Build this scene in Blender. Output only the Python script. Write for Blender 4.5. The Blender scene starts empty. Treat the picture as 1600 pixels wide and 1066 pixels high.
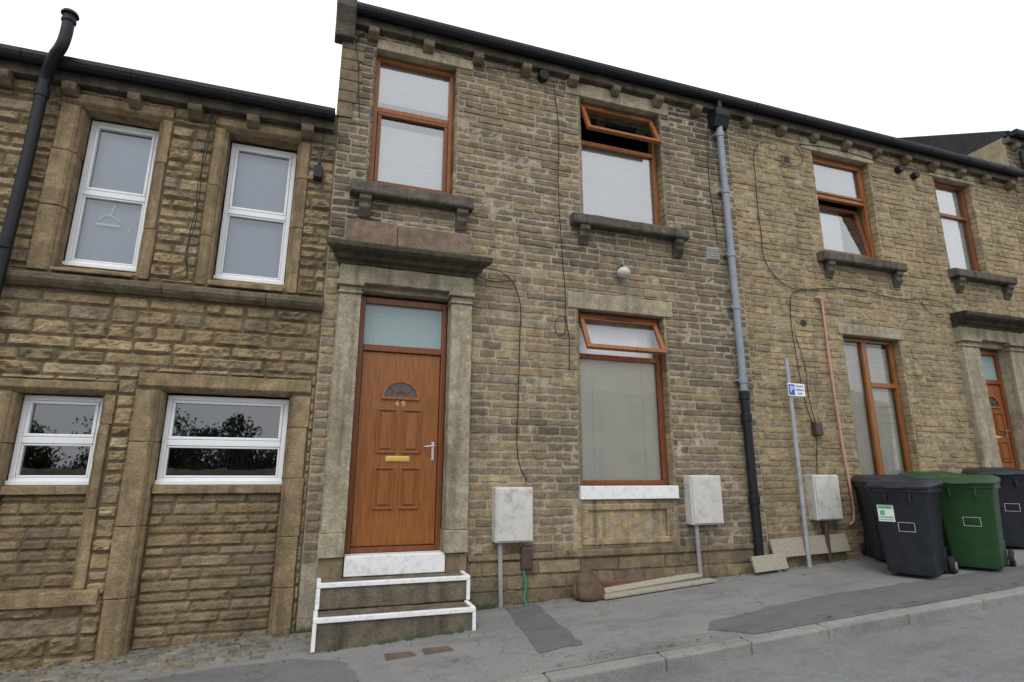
import bpy, bmesh, math, random
from mathutils import Vector, Matrix, noise
random.seed(7)
ZO=1.6
TOP=[]
# ------------------------------------------------------------------ materials
def nmat(name):
    m=bpy.data.materials.new(name); m.use_nodes=True
    nt=m.node_tree; b=nt.nodes['Principled BSDF']
    return m,nt,b
def N(nt,t,**k):
    n=nt.nodes.new(t)
    for a,v in k.items(): setattr(n,a,v)
    return n
def coords(nt,scale=(1,1,1)):
    tc=N(nt,'ShaderNodeTexCoord'); mp=N(nt,'ShaderNodeMapping'); mp.inputs['Scale'].default_value=scale
    nt.links.new(tc.outputs['Object'],mp.inputs[0]); return mp.outputs[0]
def noise_n(nt,vec,scale,detail=6,rough=.6):
    n=N(nt,'ShaderNodeTexNoise'); n.inputs['Scale'].default_value=scale; n.inputs['Detail'].default_value=detail; n.inputs['Roughness'].default_value=rough
    nt.links.new(vec,n.inputs['Vector']); return n.outputs['Fac']
def maprange(nt,x,a,b,c,d):
    n=N(nt,'ShaderNodeMapRange'); 
    for i,v in enumerate((a,b,c,d)): n.inputs[i+1].default_value=v
    nt.links.new(x,n.inputs[0]); return n.outputs[0]
def mix(nt,fac,a,b,mode='MIX'):
    n=N(nt,'ShaderNodeMix',data_type='RGBA',blend_type=mode)
    for s,v in ((0,fac),(6,a),(7,b)):
        if isinstance(v,(int,float)): n.inputs[s].default_value=v
        elif isinstance(v,tuple): n.inputs[s].default_value=(*v,1) if len(v)==3 else v
        else: nt.links.new(v,n.inputs[s])
    return n.outputs[2]
def bump(nt,b,h,dist,strength=1):
    n=N(nt,'ShaderNodeBump'); n.inputs['Distance'].default_value=dist; n.inputs['Strength'].default_value=strength
    nt.links.new(h,n.inputs['Height']); nt.links.new(n.outputs[0],b.inputs['Normal'])
ROUGH=set()
def stone_mat(name,col=None,dirt=(.06,.055,.045),amount=.5,attr=False,pale=None,bs=1.0,streak=.5,pth=.6,pmax=.6,rough=False):
    m,nt,b=nmat(name)
    if rough: ROUGH.add(name)
    v=coords(nt)
    if attr:
        a=N(nt,'ShaderNodeAttribute',attribute_name='Col'); base=a.outputs['Color']
    else: base=col
    n1=noise_n(nt,v,9,7,.65); n2=noise_n(nt,v,55,5,.7); n3=noise_n(nt,v,1.3,4,.6)
    g=maprange(nt,n1,.3,.7,.70,1.28)
    cg=N(nt,'ShaderNodeCombineColor')
    for i in range(3): nt.links.new(g,cg.inputs[i])
    c=mix(nt,1.0,base,cg.outputs[0],'MULTIPLY')
    g2=maprange(nt,n2,.3,.72,.70,1.28); cg2=N(nt,'ShaderNodeCombineColor')
    for i in range(3): nt.links.new(g2,cg2.inputs[i])
    c=mix(nt,1.0,c,cg2.outputs[0],'MULTIPLY')
    sv=coords(nt,(5,5,.55)); ns=noise_n(nt,sv,1.6,6,.6)
    k=maprange(nt,ns,.48,.72,0,streak); c=mix(nt,k,c,dirt)
    k=maprange(nt,n3,.5,.75,0,amount); c=mix(nt,k,c,dirt)
    if pale:
        n4=noise_n(nt,v,4.3,8,.75); k=maprange(nt,n4,pth,pth+.07,0,pmax); c=mix(nt,k,c,pale)
    nt.links.new(c,b.inputs['Base Color']); b.inputs['Roughness'].default_value=.95
    b.inputs['Specular IOR Level'].default_value=.15
    mm=N(nt,'ShaderNodeMath',operation='ADD'); nt.links.new(n1,mm.inputs[0]); nt.links.new(n2,mm.inputs[1])
    bump(nt,b,mm.outputs[0],.011*bs)
    return m
def paint(name,col,rough=.4,var=.12,dirt=None,dscale=3,bumpd=0,spec=.5,metal=0,damt=.6):
    m,nt,b=nmat(name); v=coords(nt)
    n1=noise_n(nt,v,dscale,6,.65); g=maprange(nt,n1,.3,.7,1-var,1+var)
    cg=N(nt,'ShaderNodeCombineColor')
    for i in range(3): nt.links.new(g,cg.inputs[i])
    c=mix(nt,1.0,col,cg.outputs[0],'MULTIPLY')
    if dirt:
        n2=noise_n(nt,v,dscale*2.3,8,.75); k=maprange(nt,n2,.5,.72,0,damt); c=mix(nt,k,c,dirt)
    nt.links.new(c,b.inputs['Base Color']); 
    r=maprange(nt,n1,.3,.7,max(0,rough-.08),rough+.1); nt.links.new(r,b.inputs['Roughness'])
    b.inputs['Specular IOR Level'].default_value=spec; b.inputs['Metallic'].default_value=metal
    if bumpd:
        n3=noise_n(nt,v,40,5,.7); bump(nt,b,n3,bumpd)
    return m
def wood_mat(name,c1,c2,rough=.3):
    m,nt,b=nmat(name); v=coords(nt,(14,14,1.2)); n=noise_n(nt,v,3,6,.6)
    k=maprange(nt,n,.35,.65,0,1); c=mix(nt,k,c1,c2); nt.links.new(c,b.inputs['Base Color']); b.inputs['Roughness'].default_value=rough
    b.inputs['Specular IOR Level'].default_value=.35
    bump(nt,b,n,.001)
    return m
def glass_mat(name,tint=(1,1,1),extra=.05):
    m,nt,b=nmat(name); nt.nodes.remove(b); out=nt.nodes['Material Output']
    t=N(nt,'ShaderNodeBsdfTransparent'); t.inputs[0].default_value=(*tint,1)
    g=N(nt,'ShaderNodeBsdfGlossy'); g.inputs['Roughness'].default_value=.015
    f=N(nt,'ShaderNodeFresnel'); f.inputs[0].default_value=1.5
    a=N(nt,'ShaderNodeMath',operation='MULTIPLY_ADD'); a.inputs[1].default_value=1.7; a.inputs[2].default_value=extra; a.use_clamp=True
    nt.links.new(f.outputs[0],a.inputs[0])
    v=coords(nt); n=noise_n(nt,v,2.2,2,.5); bp=N(nt,'ShaderNodeBump'); bp.inputs['Distance'].default_value=.004; bp.inputs['Strength'].default_value=.35
    nt.links.new(n,bp.inputs['Height']); nt.links.new(bp.outputs[0],g.inputs['Normal'])
    mx=N(nt,'ShaderNodeMixShader'); nt.links.new(a.outputs[0],mx.inputs[0]); nt.links.new(t.outputs[0],mx.inputs[1]); nt.links.new(g.outputs[0],mx.inputs[2]); nt.links.new(mx.outputs[0],out.inputs[0])
    return m
M_main=stone_mat('coursed_stone',attr=True,amount=.38,streak=.38,pale=(.38,.32,.23),pth=.62,pmax=.4,bs=1.2)
M_left=stone_mat('rock_faced_stone',attr=True,amount=.35,streak=.32,bs=1.8)
M_mort=stone_mat('mortar_main',(.42,.36,.27),dirt=(.14,.12,.09),amount=.55,bs=1.2,streak=.5)
M_mort2=stone_mat('mortar_yellow',(.40,.33,.215),dirt=(.17,.14,.10),amount=.4,bs=1.2,streak=.35)
M_mortL=stone_mat('mortar_left',(.17,.135,.085),dirt=(.07,.055,.04),amount=.5)
M_ash=stone_mat('ashlar_tan',(.34,.25,.145),dirt=(.09,.07,.045),amount=.6,streak=.75,pale=(.40,.32,.20),pth=.62,pmax=.4,rough=True,bs=1.5)
M_sill=stone_mat('weathered_sill',(.15,.13,.105),dirt=(.035,.032,.03),amount=.8,streak=.7,pale=(.27,.25,.22),pth=.60,pmax=.5,rough=True,bs=1.8)
M_sill2=stone_mat('string_stone',(.20,.16,.105),dirt=(.045,.04,.032),amount=.7,streak=.7,rough=True,bs=1.6)
M_lint=stone_mat('lintel_stone',(.42,.36,.25),dirt=(.13,.11,.08),amount=.5,streak=.6,rough=True,bs=1.3)
M_block2=stone_mat('corbel_stone',(.22,.17,.115),dirt=(.045,.04,.035),amount=.6,bs=1.6)
M_pill=stone_mat('painted_pilaster',(.41,.36,.255),dirt=(.12,.10,.07),amount=.6,streak=.75,pale=(.47,.44,.37),pth=.58,rough=True,bs=1.5)
M_canopy=stone_mat('mossy_cornice',(.11,.10,.07),dirt=(.025,.026,.02),amount=.9,streak=.7,pale=(.19,.18,.14),pth=.61,pmax=.5,rough=True,bs=2)
M_block=stone_mat('red_block',(.23,.165,.12),dirt=(.06,.048,.04),amount=.7,streak=.6,pale=(.34,.28,.20),pth=.56,pmax=.5,rough=True,bs=1.6)
M_panel=stone_mat('panel_stone',(.45,.345,.20),dirt=(.10,.085,.065),amount=.85,streak=.85,pale=(.36,.345,.33),pth=.52,pmax=.8,rough=True,bs=1.6)
M_plinth=stone_mat('plinth_stone',(.27,.205,.13),dirt=(.06,.05,.04),amount=.7,streak=.6,pale=(.40,.36,.30),pth=.60,rough=True,bs=1.6)
M_step=stone_mat('step_stone',(.19,.16,.12),dirt=(.04,.037,.03),amount=.8,streak=.6,rough=True,bs=1.6)
M_slate=stone_mat('slate',(.05,.05,.055),amount=.3)
M_white=paint('white_paint',(.82,.82,.82),.5,.04,(.36,.33,.29),6,.001,damt=.6)
M_upvc=paint('white_upvc',(.82,.83,.84),.3,.03)
M_oak=wood_mat('golden_oak',(.215,.074,.020),(.32,.122,.036),.3)
M_oakd=wood_mat('dark_oak',(.15,.047,.018),(.23,.074,.026),.3)
M_black=paint('black_iron',(.012,.013,.016),.5,.2,spec=.3)
M_grey=paint('grey_pipe',(.24,.27,.31),.45,.12,(.12,.13,.14),4)
M_grey2=paint('grey_conduit',(.30,.30,.29),.5,.15)
M_meter=paint('meter_plastic',(.58,.56,.52),.5,.08,(.22,.20,.17),3,.001,damt=.8)
M_brown=paint('brown_plastic',(.07,.045,.035),.5)
M_copper=paint('pink_copper',(.52,.27,.21),.5,.15)
M_green=paint('green_hose',(.03,.22,.14),.5)
M_gold=paint('brass',(.75,.52,.15),.3,.05,metal=.8)
M_chrome=paint('chrome',(.7,.7,.72),.2,.05,metal=.9)
M_galv=paint('galvanised',(.33,.36,.38),.45,.15,(.2,.21,.22),5)
M_blind=paint('blind_white',(.88,.89,.91),.7,.03)
M_blindc=paint('blind_cream',(.89,.87,.78),.6,.03)
M_blue=paint('blue_blind',(.31,.39,.51),.7,.05)
M_frost=paint('frosted',(.30,.39,.39),.4,.1,(.22,.30,.30),30)
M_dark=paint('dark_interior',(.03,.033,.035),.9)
M_glass=glass_mat('window_glass',extra=.02)
M_glassu=glass_mat('window_glass_upper',extra=.27)
M_glassr=glass_mat('window_glass_reflective',extra=.12)
M_binb=paint('bin_black',(.018,.021,.031),.48,.15,(.07,.07,.07),5,.0008,damt=.3,spec=.4)
M_bing=paint('bin_green',(.018,.065,.018),.48,.15,(.07,.10,.06),5,.0008,damt=.3,spec=.4)
M_rub=paint('rubber',(.012,.012,.013),.7)
M_signb=paint('sign_blue',(.01,.09,.45),.35,.03)
M_sack=paint('sack',(.12,.085,.055),.95,.3,(.045,.035,.025),12,.006,spec=.1)
M_plank=wood_mat('old_plank',(.42,.38,.31),(.28,.245,.19),.8)
M_lgreen=paint('label_green',(.12,.45,.2),.5)
M_leaf=paint('leaf_litter',(.16,.10,.05),.9,.3)
M_weed=paint('weed',(.05,.10,.03),.8,.3)
M_doorg=paint('door_glass',(.05,.055,.06),.12,.1)
TEX=bpy.data.textures.new('stone_wear','CLOUDS'); TEX.noise_scale=.09; TEX.noise_depth=3
# ------------------------------------------------------------------ mesh helper
def empty(name):
    e=bpy.data.objects.new(name,None); bpy.context.collection.objects.link(e); e.empty_display_size=.3; TOP.append(e); return e
class MB:
    def __init__(s): s.v=[];s.f=[];s.c=[]
    def add(s,vs,fs,c=(.5,.5,.5)):
        o=len(s.v); s.v+=[tuple(q) for q in vs]; s.f+=[tuple(i+o for i in f) for f in fs]; s.c+=[c]*len(vs)
    def box(s,x0,x1,y0,y1,z0,z1,c=(.5,.5,.5)):
        s.add([(x0,y0,z0),(x1,y0,z0),(x1,y1,z0),(x0,y1,z0),(x0,y0,z1),(x1,y0,z1),(x1,y1,z1),(x0,y1,z1)],
              [(3,2,1,0),(4,5,6,7),(0,1,5,4),(1,2,6,5),(2,3,7,6),(3,0,4,7)],c)
    def prof(s,pts,x0,x1):
        n=len(pts); s.add([(x0,y,z) for y,z in pts]+[(x1,y,z) for y,z in pts],
          [(i,(i+1)%n,(i+1)%n+n,i+n) for i in range(n)]+[tuple(range(n))[::-1],tuple(range(n,2*n))])
    def frame(s,x0,x1,z0,z1,y0,y1,w):
        s.box(x0,x1,y0,y1,z0,z0+w); s.box(x0,x1,y0,y1,z1-w,z1); s.box(x0,x0+w,y0,y1,z0+w,z1-w); s.box(x1-w,x1,y0,y1,z0+w,z1-w)
    def cyl(s,p0,p1,r,n=16,r1=None):
        p0=Vector(p0);p1=Vector(p1);d=(p1-p0).normalized(); a=d.orthogonal().normalized(); b=d.cross(a); r1=r if r1 is None else r1
        vs=[p0+(a*math.cos(t)+b*math.sin(t))*r for t in [2*math.pi*i/n for i in range(n)]]+[p1+(a*math.cos(t)+b*math.sin(t))*r1 for t in [2*math.pi*i/n for i in range(n)]]
        s.add(vs,[(i,(i+1)%n,(i+1)%n+n,i+n) for i in range(n)]+[tuple(range(n))[::-1],tuple(range(n,2*n))])
    def rings(s,rings,cap=True):
        n=len(rings[0]); vs=[p for r in rings for p in r]; fs=[]
        for k in range(len(rings)-1):
            fs+=[(k*n+i,k*n+(i+1)%n,(k+1)*n+(i+1)%n,(k+1)*n+i) for i in range(n)]
        if cap: fs+=[tuple(range(n))[::-1],tuple(range((len(rings)-1)*n,len(rings)*n))]
        s.add(vs,fs)
    def xf(s,M,start=0):
        for i in range(start,len(s.v)): s.v[i]=tuple(M@Vector(s.v[i]))
    def build(s,name,mat,parent=None,bevel=0,smooth=False,seg=2,recalc=True):
        me=bpy.data.meshes.new(name); me.from_pydata(s.v,[],s.f); me.update()
        at=me.color_attributes.new('Col','FLOAT_COLOR','POINT')
        buf=[]
        for c in s.c: buf+=[c[0],c[1],c[2],1]
        at.data.foreach_set('color',buf)
        me.materials.append(mat)
        rough=mat.name in ROUGH and bevel
        if recalc:
            bm=bmesh.new(); bm.from_mesh(me); bmesh.ops.recalc_face_normals(bm,faces=bm.faces)
            if rough:
                # cut long edges so the wear displacement has something to move
                for _ in range(5):
                    es=[e for e in bm.edges if e.calc_length()>.12]
                    if not es: break
                    bmesh.ops.subdivide_edges(bm,edges=es,cuts=1,use_grid_fill=True)
            bm.to_mesh(me); bm.free()
        if smooth:
            for p in me.polygons: p.use_smooth=True
        o=bpy.data.objects.new(name,me); bpy.context.collection.objects.link(o)
        if parent: o.parent=parent
        else: TOP.append(o)
        if bevel:
            b=o.modifiers.new('bevel','BEVEL'); b.width=bevel; b.segments=seg; b.limit_method='ANGLE'; b.angle_limit=math.radians(40)
        if rough:
            d=o.modifiers.new('wear','DISPLACE'); d.texture=TEX; d.texture_coords='LOCAL'; d.strength=.016; d.mid_level=.5
        return o
def curve(name,paths,r,mat,parent,res=3):
    cu=bpy.data.curves.new(name,'CURVE'); cu.dimensions='3D'; cu.bevel_depth=r; cu.bevel_resolution=res
    for p in paths:
        sp=cu.splines.new('BEZIER'); sp.bezier_points.add(len(p)-1)
        for b,q in zip(sp.bezier_points,p): b.co=q; b.handle_left_type='AUTO'; b.handle_right_type='AUTO'
    cu.materials.append(mat)
    o=bpy.data.objects.new(name,cu); bpy.context.collection.objects.link(o)
    if parent:o.parent=parent
    else: TOP.append(o)
    return o
def text(name,body,size,loc,mat,parent,extr=.002,rot=(math.pi/2,0,0)):
    c=bpy.data.curves.new(name,'FONT'); c.body=body; c.size=size; c.extrude=extr; c.align_x='CENTER'; c.align_y='CENTER'; c.materials.append(mat)
    o=bpy.data.objects.new(name,c); bpy.context.collection.objects.link(o); o.location=loc; o.rotation_euler=rot; o.parent=parent; return o
# ------------------------------------------------------------------ masonry
def layout(blocks,x0,x1,z0,z1,hf,lf):
    out=[]; z=z0
    while z<z1-.02:
        h=hf(z); c0,c1=z,min(z+h,z1); z+=h
        ed=sorted({x0,x1}|{e for r in blocks for e in r[:2] if x0<e<x1 and r[2]<c1 and r[3]>c0})
        runs=[]
        for a,b in zip(ed,ed[1:]):
            if b-a<.01: continue
            m=(a+b)/2; lo,hi=c0,c1
            for r in blocks:
                if r[0]<m<r[1] and r[2]<hi and r[3]>lo:
                    if r[2]<=lo+.001 and r[3]>=hi-.001: hi=lo; break
                    if r[3]>=hi: hi=max(lo,r[2])
                    elif r[2]<=lo: lo=min(hi,r[3])
            if hi-lo<.018: continue
            if runs and abs(runs[-1][1]-a)<.001 and abs(runs[-1][2]-lo)<.001 and abs(runs[-1][3]-hi)<.001: runs[-1][1]=b
            else: runs.append([a,b,lo,hi])
        for a,b,lo,hi in runs:
            x=a
            first=True
            while x<b-.001:
                l=lf()
                if first: l*=random.uniform(.4,1); first=False
                if b-(x+l)<.09: l=b-x
                out.append((x,x+l,lo,hi)); x+=l
    return out
def flat_stones(mb,sts,colf,y=0,gap=.008,dmin=.006,dmax=.02):
    for x0,x1,z0,z1 in sts:
        g=gap*random.uniform(.7,1.5); gx=gap*random.uniform(.4,.9)
        a,b,c,d=x0+gx,x1-gx,z0+g,z1-g
        if b-a<.02 or d-c<.01: continue
        dep=random.uniform(dmin,dmax); n=max(2,int((b-a)/.06)); ch=min(.007,(d-c)*.2)
        j=lambda s:random.uniform(-s,s)
        tl=j(.006)
        vs=[];fs=[]
        for i in range(n+1):
            t=a+(b-a)*i/n; jx=j(.003); sl=tl*(i/n-.5); lo=c+j(.005)+sl; hi=d+j(.005)+sl
            e=0 if 0<i<n else (1 if i==0 else -1)
            dd=dep+j(.004)
            vs+=[(t+jx,y+.01,lo),(t+jx+e*ch,y-dd,lo+ch),(t+jx+e*ch,y-dd-j(.004)-.001,(lo+hi)/2+j(.008)),(t+jx+e*ch,y-dd+j(.003),hi-ch),(t+jx,y+.01,hi)]
        for i in range(n):
            for k in range(4): fs.append((i*5+k,(i+1)*5+k,(i+1)*5+k+1,i*5+k+1))
        fs.append((0,1,2,3,4)); q=n*5; fs.append((q+4,q+3,q+2,q+1,q))
        mb.add(vs,fs,colf((x0+x1)/2,(z0+z1)/2))
def rock_stones(mb,sts,colf,y=0,gap=.005,depth=.030):
    for x0,x1,z0,z1 in sts:
        a,b,c,d=x0+gap*random.uniform(.3,1.8),x1-gap*random.uniform(.3,1.8),z0+gap*random.uniform(.4,1.5),z1-gap*random.uniform(.4,1.5)
        if b-a<.02 or d-c<.012: continue
        nx=max(3,int((b-a)/.02)); nz=max(3,int((d-c)/.018)); s=Vector((random.uniform(0,99),random.uniform(0,99),0)); dp=depth*random.uniform(.35,1.3)
        tilt=random.uniform(-.7,.7); tx=random.uniform(-.5,.5)
        vs=[];fs=[]
        for i in range(nx+1):
            for k in range(nz+1):
                u=i/nx;w=k/nz; px=a+(b-a)*u; pz=c+(d-c)*w
                ex=min(px-a,b-px)/.018; ez=min(pz-c,d-pz)/.016
                pr=min(1,ex)**.8*min(1,ez)**.8
                nn=noise.noise(Vector((px*8,pz*12,0))+s)*.9+noise.noise(Vector((px*22,pz*28,5))+s)*.65+abs(noise.noise(Vector((px*16,pz*20,9))+s))*.6
                dd=pr*(dp*(.65+nn+tilt*(w-.5)+tx*(u-.5)))
                edge=(i in(0,nx)) or (k in (0,nz))
                vs.append((px+(0 if not edge else noise.noise(Vector((pz*30,px*30,s.x)))*.010),(y+.006 if edge else y-.004-max(0,dd)),pz+(0 if not edge else noise.noise(Vector((px*18,pz*9,s.y)))*.013)))
        W=nz+1
        for i in range(nx):
            for k in range(nz): fs.append((i*W+k,(i+1)*W+k,(i+1)*W+k+1,i*W+k+1))
        mb.add(vs,fs,colf((x0+x1)/2,(z0+z1)/2))
def wall_with_holes(mb,x0,x1,z0,z1,holes,y=0,depth=.3,ex=.006):
    holes=[(h[0]-ex,h[1]+ex,h[2]-ex,h[3]+ex) for h in holes]
    xs=sorted({x0,x1}|{e for h in holes for e in h[:2]}); zs=sorted({z0,z1}|{e for h in holes for e in h[2:4]})
    for a,b in zip(xs,xs[1:]):
        for c,d in zip(zs,zs[1:]):
            m=((a+b)/2,(c+d)/2)
            if any(h[0]<m[0]<h[1] and h[2]<m[1]<h[3] for h in holes): continue
            mb.add([(a,y,c),(b,y,c),(b,y,d),(a,y,d)],[(0,1,2,3)])
    for h in holes:
        a,b,c,d=h[:4]
        mb.add([(a,y,c),(a,y,d),(a,y+depth,d),(a,y+depth,c)],[(0,1,2,3)]); mb.add([(b,y,c),(b,y,d),(b,y+depth,d),(b,y+depth,c)],[(0,1,2,3)])
        mb.add([(a,y,c),(b,y,c),(b,y+depth,c),(a,y+depth,c)],[(0,1,2,3)]); mb.add([(a,y,d),(b,y,d),(b,y+depth,d),(a,y+depth,d)],[(0,1,2,3)])
def reveal(mb,h,colf,yb=.097):
    a,b,c,d=h
    for xa,xb in ((b-.003,b+.03),(a-.03,a+.003)):
        z=c
        while z<d-.02:
            hh=random.uniform(.08,.11); z2=min(z+hh,d)
            mb.box(xa+random.uniform(-.002,.002),xb,-.012+random.uniform(-.003,.003),yb,z+.006,z2-.006,colf((xa+xb)/2,(z+z2)/2)); z=z2
def lerp(a,b,t): return tuple(a[i]+(b[i]-a[i])*t for i in range(3))
def ss(a,b,x): t=max(0,min(1,(x-a)/(b-a))); return t*t*(3-2*t)
PAL=[(.36,.265,.155),(.33,.245,.15),(.39,.295,.175),(.29,.23,.15),(.345,.25,.145),(.27,.215,.15),(.31,.25,.175),(.41,.315,.19)]
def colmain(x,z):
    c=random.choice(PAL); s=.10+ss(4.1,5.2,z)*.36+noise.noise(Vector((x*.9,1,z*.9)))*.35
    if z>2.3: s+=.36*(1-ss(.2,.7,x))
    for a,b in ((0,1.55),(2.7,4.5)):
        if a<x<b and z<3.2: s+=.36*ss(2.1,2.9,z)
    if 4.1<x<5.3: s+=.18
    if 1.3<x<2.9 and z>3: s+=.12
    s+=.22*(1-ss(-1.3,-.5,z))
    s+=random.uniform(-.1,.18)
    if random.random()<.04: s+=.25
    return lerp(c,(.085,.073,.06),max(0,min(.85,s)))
PALY=[(.41,.315,.18),(.38,.285,.165),(.44,.34,.20),(.34,.265,.165),(.40,.30,.17),(.31,.25,.165)]
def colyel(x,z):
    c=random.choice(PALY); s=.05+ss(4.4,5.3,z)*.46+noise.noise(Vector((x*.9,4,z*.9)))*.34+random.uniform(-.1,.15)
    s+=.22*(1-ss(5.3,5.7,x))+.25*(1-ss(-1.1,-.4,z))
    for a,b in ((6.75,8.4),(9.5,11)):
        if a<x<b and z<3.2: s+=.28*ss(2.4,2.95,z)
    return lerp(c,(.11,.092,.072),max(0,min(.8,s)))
PALL=[(.42,.31,.175),(.38,.28,.155),(.45,.34,.195),(.35,.265,.155),(.40,.29,.16),(.32,.25,.165),(.46,.36,.225)]
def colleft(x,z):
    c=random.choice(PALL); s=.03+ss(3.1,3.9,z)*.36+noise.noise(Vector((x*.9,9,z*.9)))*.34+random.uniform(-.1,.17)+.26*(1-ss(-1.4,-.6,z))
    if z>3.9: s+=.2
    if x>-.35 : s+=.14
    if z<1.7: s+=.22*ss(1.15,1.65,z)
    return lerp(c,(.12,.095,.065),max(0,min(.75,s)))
# ------------------------------------------------------------------ ground
def gz(x,y=0): 
    xx=max(-30,min(30,x)); return -1.42+.055*xx+.02*max(-12,min(3,y))
def sheet(name,x0,x1,y0,y1,dz,mat,parent=None,nx=None,ny=None,poly=None):
    mb=MB()
    if poly:
        pts=[]
        for (ax,ay),(bx,by) in zip(poly,poly[1:]+poly[:1]):
            L=math.hypot(bx-ax,by-ay); n=max(1,int(L/.07))
            for k in range(n):
                t=k/n; x=ax+(bx-ax)*t; y=ay+(by-ay)*t; q=noise.noise(Vector((x*5,y*5,3)))*.035+noise.noise(Vector((x*19,y*19,1)))*.02
                px,py=x-(by-ay)/L*q, y+(bx-ax)/L*q
                pts.append((px,max(-1.866,py)))
        mb.add([(x,y,gz(x,y)+dz) for x,y in pts],[tuple(range(len(pts)))])
        o=mb.build(name,mat,parent,recalc=False)
        if o.data.polygons[0].normal.z<0: o.data.flip_normals()
        return o
    nx=nx or max(1,int((x1-x0)/1.0)); ny=ny or max(1,int((y1-y0)/.5))
    vs=[(x0+(x1-x0)*i/nx,y0+(y1-y0)*k/ny) for i in range(nx+1) for k in range(ny+1)]
    vs=[(x,y,gz(x,y)+dz) for x,y in vs]
    mb.add(vs,[(i*(ny+1)+k,(i+1)*(ny+1)+k,(i+1)*(ny+1)+k+1,i*(ny+1)+k+1) for i in range(nx) for k in range(ny)])
    return mb.build(name,mat,parent)
def asphalt(name,c1,c2,crack=0,grain=160,spots=.35):
    m,nt,b=nmat(name); v=coords(nt)
    n1=noise_n(nt,v,1.1,6,.65); n2=noise_n(nt,v,grain,3,.8); n3=noise_n(nt,v,7,7,.75); n7=noise_n(nt,coords(nt,(.5,2.2,1)),1.7,7,.7)
    c=mix(nt,maprange(nt,n1,.35,.65,0,1),c1,c2)
    g=maprange(nt,n2,.25,.75,.5,1.5); cg=N(nt,'ShaderNodeCombineColor')
    for i in range(3): nt.links.new(g,cg.inputs[i])
    c=mix(nt,1.0,c,cg.outputs[0],'MULTIPLY')
    c=mix(nt,maprange(nt,n3,.5,.7,0,spots),c,lerp(c1,(0,0,0),.55))
    c=mix(nt,maprange(nt,n7,.5,.66,0,.4),c,lerp(c1,(.06,.05,.04),.7))
    n5=noise_n(nt,v,30,2,.5); c=mix(nt,maprange(nt,n5,.70,.73,0,.5),c,(.05,.05,.048)); 
    n6=noise_n(nt,coords(nt,(1,1.2,1)),23,2,.5); c=mix(nt,maprange(nt,n6,.71,.74,0,.5),c,(.36,.36,.35))
    if crack:
        vo=N(nt,'ShaderNodeTexVoronoi',feature='DISTANCE_TO_EDGE'); vo.inputs['Scale'].default_value=crack
        wv=N(nt,'ShaderNodeVectorMath',operation='ADD'); nn=N(nt,'ShaderNodeTexNoise'); nn.inputs['Scale'].default_value=3; nt.links.new(v,nn.inputs[0]); nt.links.new(v,wv.inputs[0]); nt.links.new(nn.outputs['Color'],wv.inputs[1]); nt.links.new(wv.outputs[0],vo.inputs['Vector'])
        k=maprange(nt,vo.outputs['Distance'],0,.007,.5,0); c=mix(nt,k,c,(.05,.047,.043))
    nt.links.new(c,b.inputs['Base Color']); b.inputs['Roughness'].default_value=.9; b.inputs['Specular IOR Level'].default_value=.25
    bump(nt,b,n2,.006); return m
M_pave=asphalt('pavement_concrete',(.225,.22,.21),(.275,.27,.255),.6)
M_road=asphalt('road_asphalt',(.18,.182,.185),(.215,.217,.218),grain=110)
M_dtar=asphalt('dark_tarmac',(.135,.137,.14),(.165,.166,.168))
M_dtar2=asphalt('worn_tarmac',(.16,.158,.152),(.20,.197,.19),.9)
M_kerb=asphalt('kerb_stone',(.24,.235,.22),(.31,.30,.28),0,120,.5)
M_grd=asphalt('ground_soil',(.10,.09,.07),(.13,.12,.09))
M_cob=stone_mat('sett_stone',attr=True,amount=.4)
sheet('ground',-300,300,-300,300,-.45,M_grd,nx=60,ny=60)
sheet('pavement',-30,30,-1.87,.35,0,M_pave,nx=60,ny=5)
sheet('road',-30,30,-9,-1.98,-.09,M_road,nx=60,ny=8)
sheet('pavement',-30,30,-14.2,-9.15,0,M_pave,nx=60,ny=5)
mb=MB(); x=-12
while x<29:
    l=random.uniform(.75,1.0); 
    for y0,y1 in((-2.0,-1.868),(-9.15,-9.0)):
        j=random.uniform(-.004,.004)
        vs=[]
        for X in (x+.004,x+l-.004):
            for (yy,zz) in ((y0+j,-.2),(y0+j,.0+j),(y1,.004+j),(y1,-.2)): vs.append((X,yy,gz(X,yy)+zz))
        mb.add(vs,[(0,1,5,4),(1,2,6,5),(2,3,7,6),(3,0,4,7),(3,2,1,0),(4,5,6,7)])
    x+=l
mb.build('kerb',M_kerb,None,.015)
sheet('tarmac_patch',0,0,0,0,.004,M_dtar,poly=[(1.88,-.12),(2.22,-.14),(2.12,-1.45),(1.74,-1.5)])
sheet('tarmac_patch',0,0,0,0,.004,M_dtar,poly=[(3.4,-1.42),(4.8,-1.22),(8.8,-1.3),(8.8,-1.864),(3.5,-1.864),(3.2,-1.6)])
sheet('tarmac_patch',0,0,0,0,.004,M_dtar2,poly=[(-6,-.66),(-.1,-.72),(.3,-1.0),(.45,-1.864),(-6,-1.864)])
M_cover=paint('cover_iron',(.13,.09,.07),.7,.3,(.2,.16,.12),9,.002)
for cx,cy in ((.72,-1.05),(1.02,-1.06)):
    e=empty('drain_cover'); mb=MB()
    z=gz(cx,cy)
    mb.box(cx-.12,cx+.12,cy-.07,cy+.07,z-.02,z+.006); 
    for i in range(6): mb.box(cx-.1+i*.036,cx-.085+i*.036,cy-.055,cy+.055,z+.0065,z+.011)
    mb.build('grate',M_cover,e,.002)
mb=MB(); y=-.62
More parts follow.
